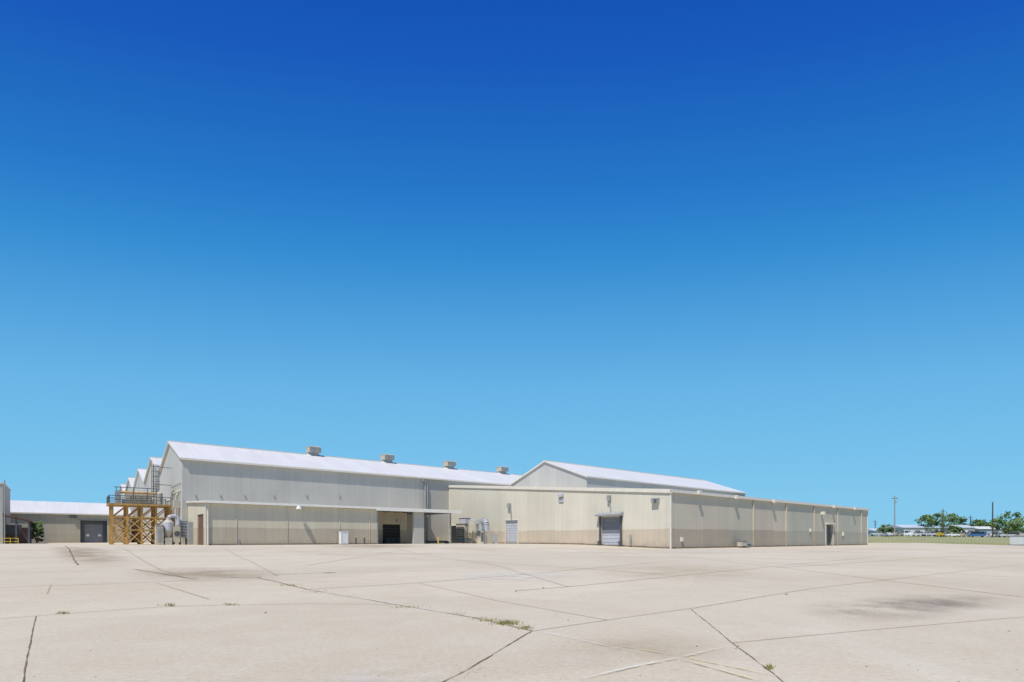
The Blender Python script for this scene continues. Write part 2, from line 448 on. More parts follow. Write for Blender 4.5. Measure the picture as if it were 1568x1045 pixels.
g2=gable_building('gabled_warehouse',U2,UEND-1,VB,V1-.02,ZE-.15,ZR,M_bigs,M_gable)

# ---------- low-slope annex (right) ----------
ax=site('metal_warehouse_annex'); UA=65.1; VA=44.4; UE=141.0; ZA=8.03; ZB=12.85
zt=lambda s: ZA+(ZB-ZA)*(s-VA)/(V1-VA)
w=MB()
dv0=sv(950,UA); dv1=sv(921,UA); dz1=sz(792,UA,(dv0+dv1)/2); dz0=.35
pv0=sv(793,UA); pv1=sv(774.5,UA); pz1=sz(797,UA,(pv0+pv1)/2)
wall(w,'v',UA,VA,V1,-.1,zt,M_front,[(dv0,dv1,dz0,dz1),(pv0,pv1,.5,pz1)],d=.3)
segs=[(1027,M_right1),(1123,M_right2),(1153,M_right1),(1203,M_right3),(1246,M_right2),(1282,M_right3),(1328,None)]
du0=su(1264.5,VA); du1=su(1275,VA); dzz=sz(804,du0,VA)
us=[UA]+[su(p,VA) for p,_ in segs[1:-1]]+[UE]
for i in range(len(us)-1):
    ops=[(du0,du1,.05,dzz)] if us[i]<du0<us[i+1] else []
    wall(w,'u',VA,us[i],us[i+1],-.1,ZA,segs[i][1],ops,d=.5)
w.poly([(UE,VA,-.1),(UE,V1,-.1),(UE,V1,ZB),(UE,VA,ZA)],M_right1)
w.obj('walls',ax)
r=MB(); sl=(ZB-ZA)/(V1-VA)
a=[(UA-.15,VA-.3,ZA-.3*sl),(UE+.2,VA-.3,ZA-.3*sl),(UE+.2,V1-.05,ZB),(UA-.15,V1-.05,ZB)]
r.poly([(x,y,z+.2) for x,y,z in a],M_roof); r.obj('roof',ax)
t=MB()
t.prism([(VA-.32,zt(VA-.32)-.28),(V1,ZB-.28),(V1,ZB+.26),(VA-.32,zt(VA-.32)+.26)],'x',UA-.2,UA-.02,M_trim)
t.box(UA-.2,UE+.2,VA-.34,VA-.04,ZA-.22,ZA+.2,M_trim)
t.box(UA-.06,UA+.12,VA-.06,VA+.12,0,ZA-.25,M_trim)
for px in (1153,1203,1246,1282,1318):
    uu=su(px,VA); t.box(uu-.12,uu+.12,VA-.2,VA-.02,.1,ZA-.2,M_right1)
t.box(UE-.1,UE+.05,VA-.1,VA+.1,0,ZA-.25,M_trim)
t.obj('trim',ax)
fd=MB(); fd.box(UA-.05,UE,VA-.05,VA,-.1,.22,M_found); 
for i in range(14):
    va=VA+(V1-VA)*i/14; vb=VA+(V1-VA)*(i+1)/14; x,y=W(UA,(va+vb)/2); fd.box(UA-.05,UA,va,vb,-.1,lotz(x,y)+.2,M_found)
fd.obj('foundation',ax)
d=MB()
zs_=[dz0,dz0+(dz1-dz0)*.42]
d.box(UA+.22,UA+.29,dv0,dv1,dz0,zs_[1],M_lgrey)
d.box(UA+.25,UA+.30,dv0,dv1,zs_[1],dz1,M_door)
for i in range(1,8):
    z=dz0+(dz1-dz0)*i/8; d.box(UA+.19,UA+.24,dv0,dv1,z-.025,z+.025,M_grey)
d.box(UA-.2,UA-.01,dv0-.35,dv0-.02,.2,dz1+.1,M_dgrey); d.box(UA-.2,UA-.01,dv1+.02,dv1+.35,.2,dz1+.1,M_dgrey)
d.prism([(UA-.9,dz1+.15),(UA-.01,dz1+.15),(UA-.01,dz1+.75),(UA-.9,dz1+.4)],'y',dv0-.6,dv1+.6,M_grey)
d.box(UA-.5,UA-.01,dv0-.4,dv0,.1,1.1,M_dgrey); d.box(UA-.5,UA-.01,dv1,dv1+.4,.1,1.1,M_dgrey)
d.obj('dock_door',ax)
d=MB(); d.box(UA+.2,UA+.29,pv0,pv1,.5,pz1,M_lgrey)
for i in range(1,9):
    z=.5+(pz1-.5)*i/9; d.box(UA+.17,UA+.2,pv0,pv1,z-.02,z+.02,M_grey)
d.box(UA-.12,UA-.01,pv0-.15,pv1+.15,pz1,pz1+.18,M_trim); d.box(UA-.08,UA-.01,pv0-.15,pv0,.5,pz1,M_trim); d.box(UA-.08,UA-.01,pv1,pv1+.15,.5,pz1,M_trim)
d.obj('rollup_door',ax)
d=MB(); d.box(du0,du1,VA+.42,VA+.49,.05,dzz,M_dgrey); d.box(du0+.3,du0+(du1-du0)*.45,VA+.38,VA+.42,.1,dzz*.75,M_door)
d.box(du0-.15,du0,VA-.1,VA-.01,.05,dzz+.15,M_trim); d.box(du1,du1+.15,VA-.1,VA-.01,.05,dzz+.15,M_trim); d.box(du0-.3,du1+.3,VA-.5,VA-.01,dzz+.15,dzz+.4,M_trim)
d.obj('side_door',ax)
f=MB()
def lampF(px,py,w_=.35,h=.5,m=M_grey,arm=.5):
    v=sv(px,UA); z=sz(py,UA,v); f.box(UA-arm,UA-.01,v-w_/2,v+w_/2,z-h/2,z+h/2,m); return v,z
v,z=lampF(934,763,.55,.8); f.cyl((UA-.3,v-.1,z-.4),(UA-.12,v-.3,z-2.2),.09,M_grey); f.cyl((UA-.12,v-.3,z-2.2),(UA-.12,v-.3,dz1+.6),.09,M_grey)
v,z=lampF(1005,767,1.1,.7); f.box(UA-.55,UA-.5,v-.4,v+.1,z-.25,z+.2,M_dgrey)
v,z=lampF(781,775,.7,.9); f.cyl((UA-.15,v-.3,z-.5),(UA-.15,v-.6,z-2.6),.13,M_grey)
v,z=lampF(860,759,1.1,.5,M_lgrey); lampF(860,765.5,1.0,.7,M_lgrey,.2)
v,z=lampF(760,826,.9,2.2,M_lgrey,.9)
f.cyl((UA-.3,sv(967,UA),.4),(UA-.3,sv(967,UA),2.0),.14,M_grey)
for px,py in ((1066,756),(1123,763),(1181,769),(1273,777),(1305,780),(1257,787)):
    u=su(px,VA); z=sz(py,u,VA); f.box(u-.3,u+.3,VA-.75,VA-.35 if py<785 else VA-.01,z-.15,z+.4,M_trim); f.box(u-.06,u+.06,VA-.5,VA-.01,z-.1,z,M_grey)
for px,py,ww,hh in ((1043,826,.45,.6),(1118,765,.3,.3),(1240,812,.35,.6),(1290,818,.5,.8)):
    u=su(px,VA); z=sz(py,u,VA); f.box(u-ww/2,u+ww/2,VA-.25,VA-.01,z-hh/2,z+hh/2,M_trim)
f.obj('wall_fixtures',ax)
b=site('condenser_unit'); m=MB(); u=su(1139,VA-1.2); v=VA-1.2
m.box(u-1.3,u+.2,v-.4,v+.4,.25,1.0,M_beige); m.box(u-1.35,u+.25,v-.45,v+.45,1.0,1.08,M_dgrey)
for a_ in (-1.2,.1): m.box(u+a_-.06,u+a_+.06,v-.38,v+.38,.0,.25,M_dgrey)
m.box(u+.5,u+1.6,v-.35,v+.35,.12,.75,M_grey); m.box(u+.55,u+1.55,v-.37,v-.35,.3,.6,M_dgrey); m.box(u+.6,u+1.5,v-.3,v+.3,.0,.12,M_dgrey)
m.obj('unit',b)

# ---------- shed with canopy ----------
sh=site('loading_shed'); US=15.7; VS=86.7; ZS=6.45; Z0=.35
ub0=su(577,VS); ub1=su(634,VS); ub2=su(650,VS); uend=su(702,VS)
w=MB()
ev0=sv(311.5,US); ev1=sv(302,US)
wall(w,'v',US,VS,V1-.05,Z0,lambda s: ZS+.05*(s-VS),M_shed,[(ev0,ev1,.5,sz(787,US,ev0))],d=.25)
wall(w,'u',VS,US,ub0,Z0,ZS,M_shed)
w.poly([(ub0,VS,Z0),(ub0,V1-.1,Z0),(ub0,V1-.1,ZS),(ub0,VS,ZS)],M_shed)
VR=VS+6.5
dd0=su(586,VR); dd1=su(613,VR)
wall(w,'u',VR,ub0,ub2,Z0,ZS,M_shed,[(dd0,dd1,.5,sz(803,dd0,VR))],d=.3)
w.box(ub1,ub2,VS+.1,VS+.6,Z0,ZS,M_bigs)
w.poly([(ub2,VR,Z0),(ub2,V1-.1,Z0),(ub2,V1-.1,ZS),(ub2,VR,ZS)],M_shed)
w.obj('walls',sh)
r=MB(); ov=.5
r.prism([(VS-ov,ZS+.02),(V1-.1,ZS+.72),(V1-.1,ZS+.98),(VS-ov,ZS+.30)],'x',US-.3,uend+.4,M_trim)
r.box(US-.32,ub0-.3,VS-ov-.05,VS-ov+.08,ZS+.0,ZS+.36,M_fascia)
r.box(ub0-.3,uend+.42,VS-ov-.06,VS-ov+.1,ZS-.24,ZS+.36,M_fascia)
r.obj('roof',sh)
p=MB()
for u in (ub0+.1,su(690,VS)): p.box(u-.12,u+.12,VS-.02,VS+.22,.45,ZS,M_grey)
for i in range(9):
    u=ub0+.5+i*(uend-ub0-.8)/8; p.box(u-.07,u+.07,VS-.3,VS+12,ZS-.15,ZS,M_grey)
p.obj('canopy_frame',sh)
d=MB()
d.box(US+.15,US+.24,ev0,ev1,.5,sz(787,US,ev0),M_brown)
d.box(dd0,dd1,VR+.2,VR+.29,.5,sz(803,dd0,VR),M_dark)
for i in range(5): d.box(dd0,dd1,VR+.15,VR+.2,.9+i*.6,.95+i*.6,M_dgrey)
d.obj('doors',sh)
t=MB(); t.box(US,ub0,VS-.05,VS,.3,.68,M_found)
t.box(US-.06,US+.1,VS-.06,VS+.08,.5,ZS,M_trim)
for px in (362,440,520,566): u=su(px,VS); t.box(u-.05,u+.05,VS-.07,VS,.5,ZS,M_shed)
u=su(318,VS); t.cyl((u,VS-.15,.5),(u,VS-.15,ZS-.1),.11,M_trim)
u=su(457,VS-.7); t.cyl((u,VS-.9,ZS+.05),(u,VS-.9,ZS-.45),.22,M_white,r1=.42); t.box(u-.05,u+.05,VS-.9,VS,ZS-.05,ZS+.05,M_white)
u=su(610,VR); t.box(u-.4,u+.4,VR-.5,VR,4.6,5.1,M_lgrey)
for px in (366,): u=su(px,VS); t.box(u-.06,u+.06,VS-.1,VS,.5,1.4,M_grey)
t.obj('trim_and_lamps',sh)
c=site('utility_cabinet'); m=MB(); u=su(520,VS-1); u1=su(531,VS-1); m.box(u,u1,VS-1.6,VS-.7,.6,2.5,M_white); m.box(u-.04,u1+.04,VS-1.65,VS-.65,2.5,2.6,M_white); m.box(u+.1,u+.15,VS-1.63,VS-1.6,.8,2.3,M_grey); m.box(u-.1,u1+.1,VS-1.7,VS-.6,.48,.6,M_found); m.obj('cabinet',c)
for px in (545,558,671):
    c=site('bollard'); m=MB(); u=su(px,VS-1.5); m.cyl((u,VS-1.5,.4),(u,VS-1.5,1.65),.13,M_dgrey if px!=671 else M_yellow); m.cyl((u,VS-1.5,1.65),(u,VS-1.5,1.74),.13,M_yellow,r1=.05); m.obj('post',c)
c=site('pallet_stack'); m=MB(); u=su(592,VR-1.5)
for i in range(6):
    z=.52+i*.17
    m.box(u,u+2.2,VR-2.2,VR-.8,z+.1,z+.15,M_dgrey)
    for a_ in (0,1.02,2.05): m.box(u+a_,u+a_+.12,VR-2.2,VR-.8,z,z+.1,M_dgrey)
m.obj('pallets',c)
c=site('pipe_rack'); m=MB()
for i in range(3): m.cyl((su(655,VS+4),VS+4+i*.4,.75+.1*i),(su(688,VS+4),VS+4+i*.4,.75+.1*i),.12,M_dgrey)
for px in (657,686): u=su(px,VS+4); m.box(u-.08,u+.08,VS+3.7,VS+5.2,.45,.66,M_grey)
m.obj('pipes',c)
c=site('open_doorway'); m=MB()
va,vb=sv(702,UA-.05),sv(691,UA-.05); m.box(UA-.12,UA-.06,va,vb,.5,4.2,M_dark); m.box(UA-.2,UA-.06,va-.15,va,.5,4.35,M_trim); m.box(UA-.2,UA-.06,vb,vb+.15,.5,4.35,M_trim); m.box(UA-.2,UA-.06,va,vb,4.2,4.35,M_trim); m.obj('opening',c)

# ---------- dust collector by annex ----------
def arc(c,r,a0,a1,n,fn): return [fn(c[0]+r*math.cos(a0+(a1-a0)*i/n),c[1]+r*math.sin(a0+(a1-a0)*i/n)) for i in range(n+1)]
c=site('dust_collector'); m=MB(); ub=61.5
vA=sv(718,ub); vB=sv(705,ub)
m.box(ub-1,ub+1,vA,vB,1.5,4.3,M_beige); m.box(ub-1.1,ub+1.1,vA-.1,vB+.1,4.3,4.45,M_grey); m.box(ub-.9,ub+.9,vA+.1,vB-.1,.6,1.5,M_grey)
for i in range(5): m.box(ub-1.06,ub-1,vA+.2,vB-.2,1.8+i*.45,1.95+i*.45,M_dgrey)
m.box(ub-.6,ub+.6,vA+.4,vB-.4,4.45,5.4,M_lgrey); m.box(ub-.65,ub+.65,vA+.35,vB-.35,5.4,5.5,M_dgrey)
vc=sv(725.5,ub)
for a_ in (-.9,.9):
    for b_ in (-.9,.9): m.cyl((ub+a_,vc+b_,.4),(ub+a_,vc+b_,3),.07,M_dgrey)
m.cyl((ub,vc,2.6),(ub,vc,4.9),1.1,M_beige,n=20); m.cyl((ub,vc,1.0),(ub,vc,2.6),.2,M_beige,r1=1.1,n=20); m.cyl((ub,vc,4.9),(ub,vc,5.3),1.1,M_grey,r1=.5,n=20)
m.cyl((ub,vc,.5),(ub,vc,1.0),.3,M_dgrey)
vd=sv(737,ub); ve=sv(745,ub)
pts=[(ub,vd,1.2)]+[(ub,y,z) for y,z in arc(((vd+ve)/2,4.0),(vd-ve)/2,0,math.pi,8,lambda a,b:(a,b))]+[(ub,ve,.8)]
m.tube(pts,.55,M_galv,n=14); m.cyl((ub,vd,.5),(ub,vd,1.4),.8,M_beige,n=16)
m.box(ub-.6,ub+.6,vd-.7,vd+.7,2.0,2.9,M_dgrey)
m.cyl((ub,vc-1,4.4),(ub,vd,4.4),.3,M_galv); m.box(ub-1,ub+1,ve-.6,ve+.5,.45,2.9,M_beige); m.box(ub-1.04,ub-1,ve-.4,ve+.3,.9,2.6,M_dgrey)
m.cyl((ub-1.2,vA+.3,.4),(ub-1.2,vA+.3,3.6),.08,M_dgrey); m.cyl((ub-1.2,ve-.9,.4),(ub-1.2,ve-.9,3.2),.08,M_dgrey)
m.obj('collector',c)

# ---------- equipment by main gable ----------
c=site('cyclone_separator'); m=MB(); vq=97.5
def uq(px): return su(px,vq)
u0,u1=uq(238),uq(249); m.box(u0,u1,vq-.8,vq+.8,.5,3.4,M_beige); m.box(u0-.05,u1+.05,vq-.85,vq+.85,3.4,3.5,M_grey); m.box(u0+.2,u1-.2,vq-.84,vq-.8,1.0,3.0,M_grey)
u0=(uq(252)+uq(268))/2
m.cyl((u0-.2,vq,2.7),(u0-.2,vq,3.9),.75,M_lgrey,n=20); m.cyl((u0-.2,vq,1.2),(u0-.2,vq,2.7),.2,M_beige,r1=.75,n=20); m.cyl((u0-.2,vq,3.9),(u0-.2,vq,4.3),.75,M_beige,r1=.35,n=20)
pts=[(u0-.2,vq,4.2),(u0-.2,vq,4.6),(u0+.2,vq,4.9),(u0+.8,vq,4.9),(u0+1.1,vq,4.5),(u0+1.1,vq,3.6)]
m.tube(pts,.28,M_lgrey,n=12)
for a_ in (-.8,.4):
    for b_ in (-.6,.6): m.cyl((u0+a_,vq+b_,.4),(u0+a_,vq+b_,3),.06,M_dgrey)
m.box(uq(264),uq(275),vq-.7,vq+.7,.9,3.3,M_beige); m.cyl((uq(270),vq-.75,2.2),(uq(270),vq-.7,2.2),.4,M_dgrey,n=16)
m.box(uq(276),uq(288),vq+.0,vq+1.6,1.6,4.2,M_grey); m.box(uq(276)-.04,uq(288)+.04,vq-.05,vq+1.65,4.2,4.35,M_lgrey)
for i in range(5): m.box(uq(276)+.1,uq(288)-.1,vq-.04,vq,1.9+i*.45,2.0+i*.45,M_dgrey)
for px in (277,287): m.box(uq(px)-.06,uq(px)+.06,vq,vq+1.6,.4,1.6,M_dgrey)
m.box(uq(252),uq(262),vq-1.0,vq-.3,.5,1.6,M_beige)
m.obj('separator',c)
c=site('wall_ducts'); m=MB()
for v,z in ((104,8.5),(109,9.5),(114,8)): m.cyl((UG-.3,v,.5),(UG-.3,v,z),.16,M_beige); m.cyl((UG-.3,v,z),(UG-.02,v,z+.3),.16,M_beige)
m.box(UG-.9,UG-.02,102,103.5,6.4,7.6,M_beige); m.box(US-.6,US-.02,96,98,.5,4,M_grey)
m.obj('ducts',c)

# ---------- steel platform tower ----------
c=site('steel_platform'); m=MB(); v0,v1=106,111
U0=su(172,v0); U1=su(260,v0); zd=sz(775,10,v0)
uss=[U0+(U1-U0)*i/4 for i in range(5)]
for u in uss:
    for v in (v0,(v0+v1)/2,v1): m.box(u-.14,u+.14,v-.14,v+.14,.3,zd,M_rust)
for v in (v0,v1):
    for z in (zd-1.9,zd*.42): m.box(U0,U1,v-.1,v+.1,z-.12,z+.12,M_rust)
    for a_,b_ in zip(uss[:-1],uss[1:]):
        m.cyl((a_,v,.6),(b_,v,zd*.42),.10,M_rust,n=6); m.cyl((b_,v,zd*.42),(a_,v,zd-1.9),.10,M_rust,n=6); m.cyl((a_,v,zd-1.9),(b_,v,zd),.09,M_rust,n=6)
        m.cyl((b_,v,.6),(a_,v,zd*.42),.09,M_rust,n=6); m.cyl((a_,v,zd*.42),(b_,v,zd-1.9),.09,M_rust,n=6)
for u in uss:
    m.cyl((u,v0,.6),(u,v1,zd*.42),.09,M_rust,n=6); m.cyl((u,v1,zd*.42),(u,v0,zd-.2),.09,M_rust,n=6)
m.obj('frame',c)
m=MB(); m.box(U0-.5,U1+.2,v0-.5,v1+.4,zd,zd+.3,M_rust); m.box(U0-.45,U1+.15,v0-.45,v1+.35,zd+.3,zd+.34,M_grey); m.obj('deck',c)
m=MB()
for (ua,va,ub_,vb) in ((U0-.4,v0-.4,U1+.1,v0-.4),(U0-.4,v1+.3,U1+.1,v1+.3),(U0-.4,v0-.4,U0-.4,v1+.3)):
    for h in (.6,1.2): m.cyl((ua,va,zd+.3+h),(ub_,vb,zd+.3+h),.055,M_dgrey,n=6)
    L=math.hypot(ub_-ua,vb-va); n_=int(L/1.2)
    for i in range(n_+1): m.cyl((ua+(ub_-ua)*i/n_,va+(vb-va)*i/n_,zd+.3),(ua+(ub_-ua)*i/n_,va+(vb-va)*i/n_,zd+1.5),.055,M_dgrey,n=6)
m.obj('railing',c)
m=MB()
m.box(su(188,108),su(236,108),107,109.5,zd+.5,zd+1.1,M_beige); m.box(su(192,108),su(232,108),107.2,109.3,zd+1.3,zd+1.9,M_beige)
m.cyl((su(180,108),108,zd+2.2),(su(240,108),108,zd+2.2),.18,M_rust); m.box(su(176,108),su(184,108),107,109,zd+.34,zd+2.4,M_grey)
m.cyl((su(244,108),108,zd+.3),(su(244,108),108,zd+2.3),.5,M_beige,n=16); m.cyl((su(244,108),108,zd+2.3),(su(244,108),108,zd+2.6),.5,M_beige,r1=.1,n=16)
for px in (178,204,226,240): m.cyl((su(px,107.2),107.2,zd+.3),(su(px,107.2),107.2,zd+2.9),.05,M_dgrey,n=6)
for i in range(6): m.box(su(200,108)+i*.5,su(200,108)+i*.5+.1,106.9,107,zd+.5,zd+1.9,M_rust)
m.cyl((su(174,107),106.5,zd+2.9),(su(242,107),106.5,zd+2.9),.06,M_dgrey,n=6)
m.obj('equipment',c)
m=MB(); ul=su(238,110.5); vl=110.5; za=zd+.3; zb_=sz(712,ul,vl)
for s_ in (-.25,.25): m.cyl((ul+s_,vl,za),(ul+s_,vl,zb_),.045,M_dgrey,n=6)
z=za
while z<zb_: m.cyl((ul-.25,vl,z),(ul+.25,vl,z),.03,M_dgrey,n=5); z+=.35
z=za+1.6
while z<=zb_:
    pts=[(ul+.55*math.cos(t_),vl-.55*math.sin(t_),z) for t_ in [math.pi*i/8 for i in range(9)]]
    m.tube(pts,.05,M_dgrey,n=5); z+=.85
for t_ in (0,math.pi/4,math.pi/2,3*math.pi/4,math.pi): m.cyl((ul+.55*math.cos(t_),vl-.55*math.sin(t_),za+1.6),(ul+.55*math.cos(t_),vl-.55*math.sin(t_),zb_),.035,M_dgrey,n=5)
m.cyl((ul+.25,vl,zb_-.3),(UG,vl+1,zb_-.3),.05,M_dgrey,n=6)
m.cyl((ul-.25,vl,zb_-3.3),(UG,vl+1,zb_-3.3),.05,M_dgrey,n=6)
m.obj('caged_ladder',c)

# ---------- left building ----------
lb=site('low_metal_building'); VL=161; ua=-22; ubb=13.2; zel=sz(787.5,5,VL)
w=MB(); g0=su(123,VL); g1=su(164,VL); gz=sz(797,g0,VL)
wall(w,'u',VL,ua,ubb,.2,zel,M_left,[(g0,g1,.5,gz)],d=1.2,mrev=M_dgrey)
w.poly([(ubb,VL,.2),(ubb,VL+26,.2),(ubb,VL+26,zel),(ubb,VL+13,zel+3.2),(ubb,VL,zel)],M_left)
w.poly([(ua,VL,.2),(ua,VL+26,.2),(ua,VL+26,zel),(ua,VL+13,zel+3.2),(ua,VL,zel)],M_left)
w.obj('walls',lb)
r=MB(); r.poly([(ua,VL-.4,zel),(ubb+.2,VL-.4,zel),(ubb+.2,VL+13,zel+3.3),(ua,VL+13,zel+3.3)],M_roof)
r.poly([(ua,VL+26.4,zel),(ubb+.2,VL+26.4,zel),(ubb+.2,VL+13,zel+3.3),(ua,VL+13,zel+3.3)],M_roof)
r.box(ua,ubb+.2,VL-.5,VL-.41,zel-.25,zel+.05,M_trim); r.obj('roof',lb)
d=MB(); d.box(g0+.8,g1-.8,VL+1.1,VL+1.2,.5,gz-.9,M_door); d.box(g0,g1,VL+1.1,VL+1.19,gz-.9,gz,M_dgrey)
d.box(g0,g0+.8,VL+1.0,VL+1.19,.5,gz-.9,M_dgrey); d.box(g1-.8,g1,VL+1.0,VL+1.19,.5,gz-.9,M_dgrey)
gm=(g0+g1)/2
for a_ in (-1,1): d.box(gm+a_*1.1-.3,gm+a_*1.1+.3,VL+1.05,VL+1.09,2.0,2.5,M_white)
for i in range(1,6): d.box(g0+.8,g1-.8,VL+1.06,VL+1.08,.5+i*.8,.54+i*.8,M_grey)
d.box(g0-.3,g1+.3,VL-.12,VL-.01,gz,gz+.25,M_grey); d.obj('bay_door',lb)
f=MB(); u=su(113,VL); f.box(u-.6,u+.6,VL-.6,VL-.01,zel-1.0,zel-.5,M_dgrey); f.obj('wall_lamp',lb)
eb=site('tall_metal_building'); w=MB(); ue=su(4,138)
wall(w,'u',138,ue-25,ue,.2,sz(741,ue,138),M_bigs); w.poly([(ue,138,.2),(ue,158,.2),(ue,158,sz(741,ue,138)),(ue,138,sz(741,ue,138))],M_bigs)
w.box(ue-25,ue+.15,137.85,158,sz(741,ue,138),sz(741,ue,138)+.25,M_trim); w.obj('walls',eb)
w=MB(); zc=sz(790,ue,140); ur=su(45,140)
w.prism([(ue,zc),(ur+.3,zc-1.0),(ur+.3,zc-.75),(ue,zc+.25)],'y',138.2,147,M_brown)
for u,v in ((ur,138.6),(ur,146.6),((ue+ur)/2,138.6)): w.box(u-.12,u+.12,v-.12,v+.12,.3,zc-.6,M_dgrey)
w.cyl((ur,138.6,.6),((ue+ur)/2,138.6,zc-1),.07,M_dgrey,n=6)
w.box(ue+.1,ur-.4,142,146,.4,3.6,M_brown); w.box(ue+.1,ur-1.2,141.6,142,2.2,4.1,M_dgrey)
for h in (.9,1.5): w.cyl((ue,138.0,h),(ur-1.5,138.0,h),.07,M_yellow,n=6)
for i in range(3): u=ue+i*(ur-1.5-ue)/2; w.cyl((u,138.0,.3),(u,138.0,1.5),.07,M_yellow,n=6)
w.obj('loading_canopy',eb)
w=MB(); w.cyl((ue+.3,137.5,.3),(ue+.3,137.5,sz(735,ue,138)),.08,M_grey); w.obj('vent_pipe',eb)

# ---------- vegetation ----------
def leafmat(name,col):
    m=plain(name,col,.7,var=.4,sc=2); nt=m.node_tree; b=nt.nodes['Principled BSDF']; out=nt.nodes['Material Output']
    tr_=nt.nodes.new('ShaderNodeBsdfTranslucent'); tr_.inputs[0].default_value=(col[0]*1.3,col[1]*1.4,col[2],1)
    ad=nt.nodes.new('ShaderNodeMixShader'); ad.inputs[0].default_value=.35
    nt.links.new(b.outputs[0],ad.inputs[1]); nt.links.new(tr_.outputs[0],ad.inputs[2]); nt.links.new(ad.outputs[0],out.inputs[0]); return m
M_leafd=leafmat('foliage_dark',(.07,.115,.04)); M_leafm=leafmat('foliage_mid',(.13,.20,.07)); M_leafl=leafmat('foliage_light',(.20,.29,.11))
M_bark=plain('bark',(.12,.09,.065),.95,var=.3,sc=6)
def crown(m,cx,cy,z0,h,r,rng,clumps,leaves,ls):
    for _ in range(clumps):
        a=rng.uniform(0,6.28); t=rng.random(); rr=r*math.sqrt(rng.random())*(.45+.6*math.sin(math.pi*min(1,t*.9+.12)))
        x=cx+math.cos(a)*rr; y=cy+math.sin(a)*rr; z=z0+h*t; cr_=r*rng.uniform(.16,.34)
        for _ in range(leaves):
            d=Vector((rng.gauss(0,1),rng.gauss(0,1),rng.gauss(0,.8))); d=d.normalized()*cr_*rng.uniform(.4,1.05)
            p=Vector((x,y,z))+d; q=Vector((rng.gauss(0,.8),rng.gauss(0,.8)-.7,1)).normalized(); o_=q.orthogonal().normalized(); w_=q.cross(o_); s=ls*rng.uniform(.6,1.3)
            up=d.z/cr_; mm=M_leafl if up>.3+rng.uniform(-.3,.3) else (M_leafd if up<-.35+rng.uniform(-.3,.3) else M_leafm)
            m.poly([p+o_*s,p+w_*s*.7,p-o_*s,p-w_*s*.7],mm)
def tree(name,x,y,zg,h,r,seed,clumps=42,leaves=34,ls=.3,trunk=.3):
    rng=random.Random(seed); e=empty(name); m=MB()
    m.cyl((x,y,zg-.3),(x+rng.uniform(-.2,.2),y,zg+h*trunk),h*.03,M_bark,r1=h*.02,n=8)
    for i in range(5):
        a=i*1.26+rng.random(); m.cyl((x,y,zg+h*trunk*.9),(x+math.cos(a)*r*.6,y+math.sin(a)*r*.6,zg+h*rng.uniform(.5,.8)),h*.016,M_bark,r1=h*.005,n=6)
    m.obj('trunk',e); m=MB(); crown(m,x,y,zg+h*trunk,h*(1-trunk)*.92,r,rng,clumps,leaves,ls); m.obj('crown',e)
def far(px,t): x=(px-CX)/F*t; return x,t,lotz(x,t)-.15
x,y=W(su(56,150),150)
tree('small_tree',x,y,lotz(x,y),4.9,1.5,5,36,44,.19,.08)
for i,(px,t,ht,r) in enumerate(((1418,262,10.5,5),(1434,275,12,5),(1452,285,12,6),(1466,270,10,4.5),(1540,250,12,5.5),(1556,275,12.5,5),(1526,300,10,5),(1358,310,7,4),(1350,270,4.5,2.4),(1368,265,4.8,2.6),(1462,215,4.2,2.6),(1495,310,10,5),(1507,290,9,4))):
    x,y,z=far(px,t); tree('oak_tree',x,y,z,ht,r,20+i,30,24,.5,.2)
m=MB(); rng=random.Random(99)
for i in range(46):
    px=1318+i*6.5+rng.uniform(-3,3); t=rng.uniform(330,420); x,y,z=far(px,t)
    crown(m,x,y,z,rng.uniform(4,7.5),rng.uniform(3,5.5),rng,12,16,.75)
m.obj('distant_treeline')

# ---------- distant buildings ----------
M_bw=siding('far_white',(.62,.63,.62),(.60,.60,.58),1,pitch=2.5,dirt=1); M_bb=siding('far_blue',(.40,.50,.58),(.46,.52,.56),1,pitch=2.5,dirt=1); M_roofb=roofmat('far_roof',(.50,.56,.62))
def house(name,px0,px1,t,hw,hr,dep,mw,mr):
    x0,_,z=far(px0,t); x1=(px1-CX)/F*t; z=far((px0+px1)/2,t)[2]; e=empty(name); m=MB()
    m.box(x0,x1,t,t+dep,z-.5,z+hw,mw); m.obj('walls',e)
    m=MB(); m.prism([(t-.5,z+hw+.02),(t+dep+.5,z+hw+.02),(t+dep/2,z+hr)],'x',x0-.5,x1+.5,mr); m.obj('roof',e)
    m=MB(); n_=max(2,int((x1-x0)/4))
    for i in range(n_):
        xx=x0+(i+.5)*(x1-x0)/n_
        if i%3==1: m.box(xx-1.3,xx+1.3,t-.05,t-.005,z,z+hw*.7,M_dgrey)
        else: m.box(xx-.7,xx+.7,t-.05,t-.005,z+hw*.35,z+hw*.7,M_dark)
    m.obj('doors_and_windows',e)
house('distant_warehouse',1384,1440,258,4.2,5.8,14,M_bw,M_roofb)
house('distant_warehouse',1338,1362,300,3.4,4.8,10,M_bb,M_roofb)
house('distant_warehouse',1500,1534,262,3.8,5.2,12,M_bb,M_roof)
house('distant_warehouse',1470,1492,256,4.2,5.6,10,M_bw,M_roofb)
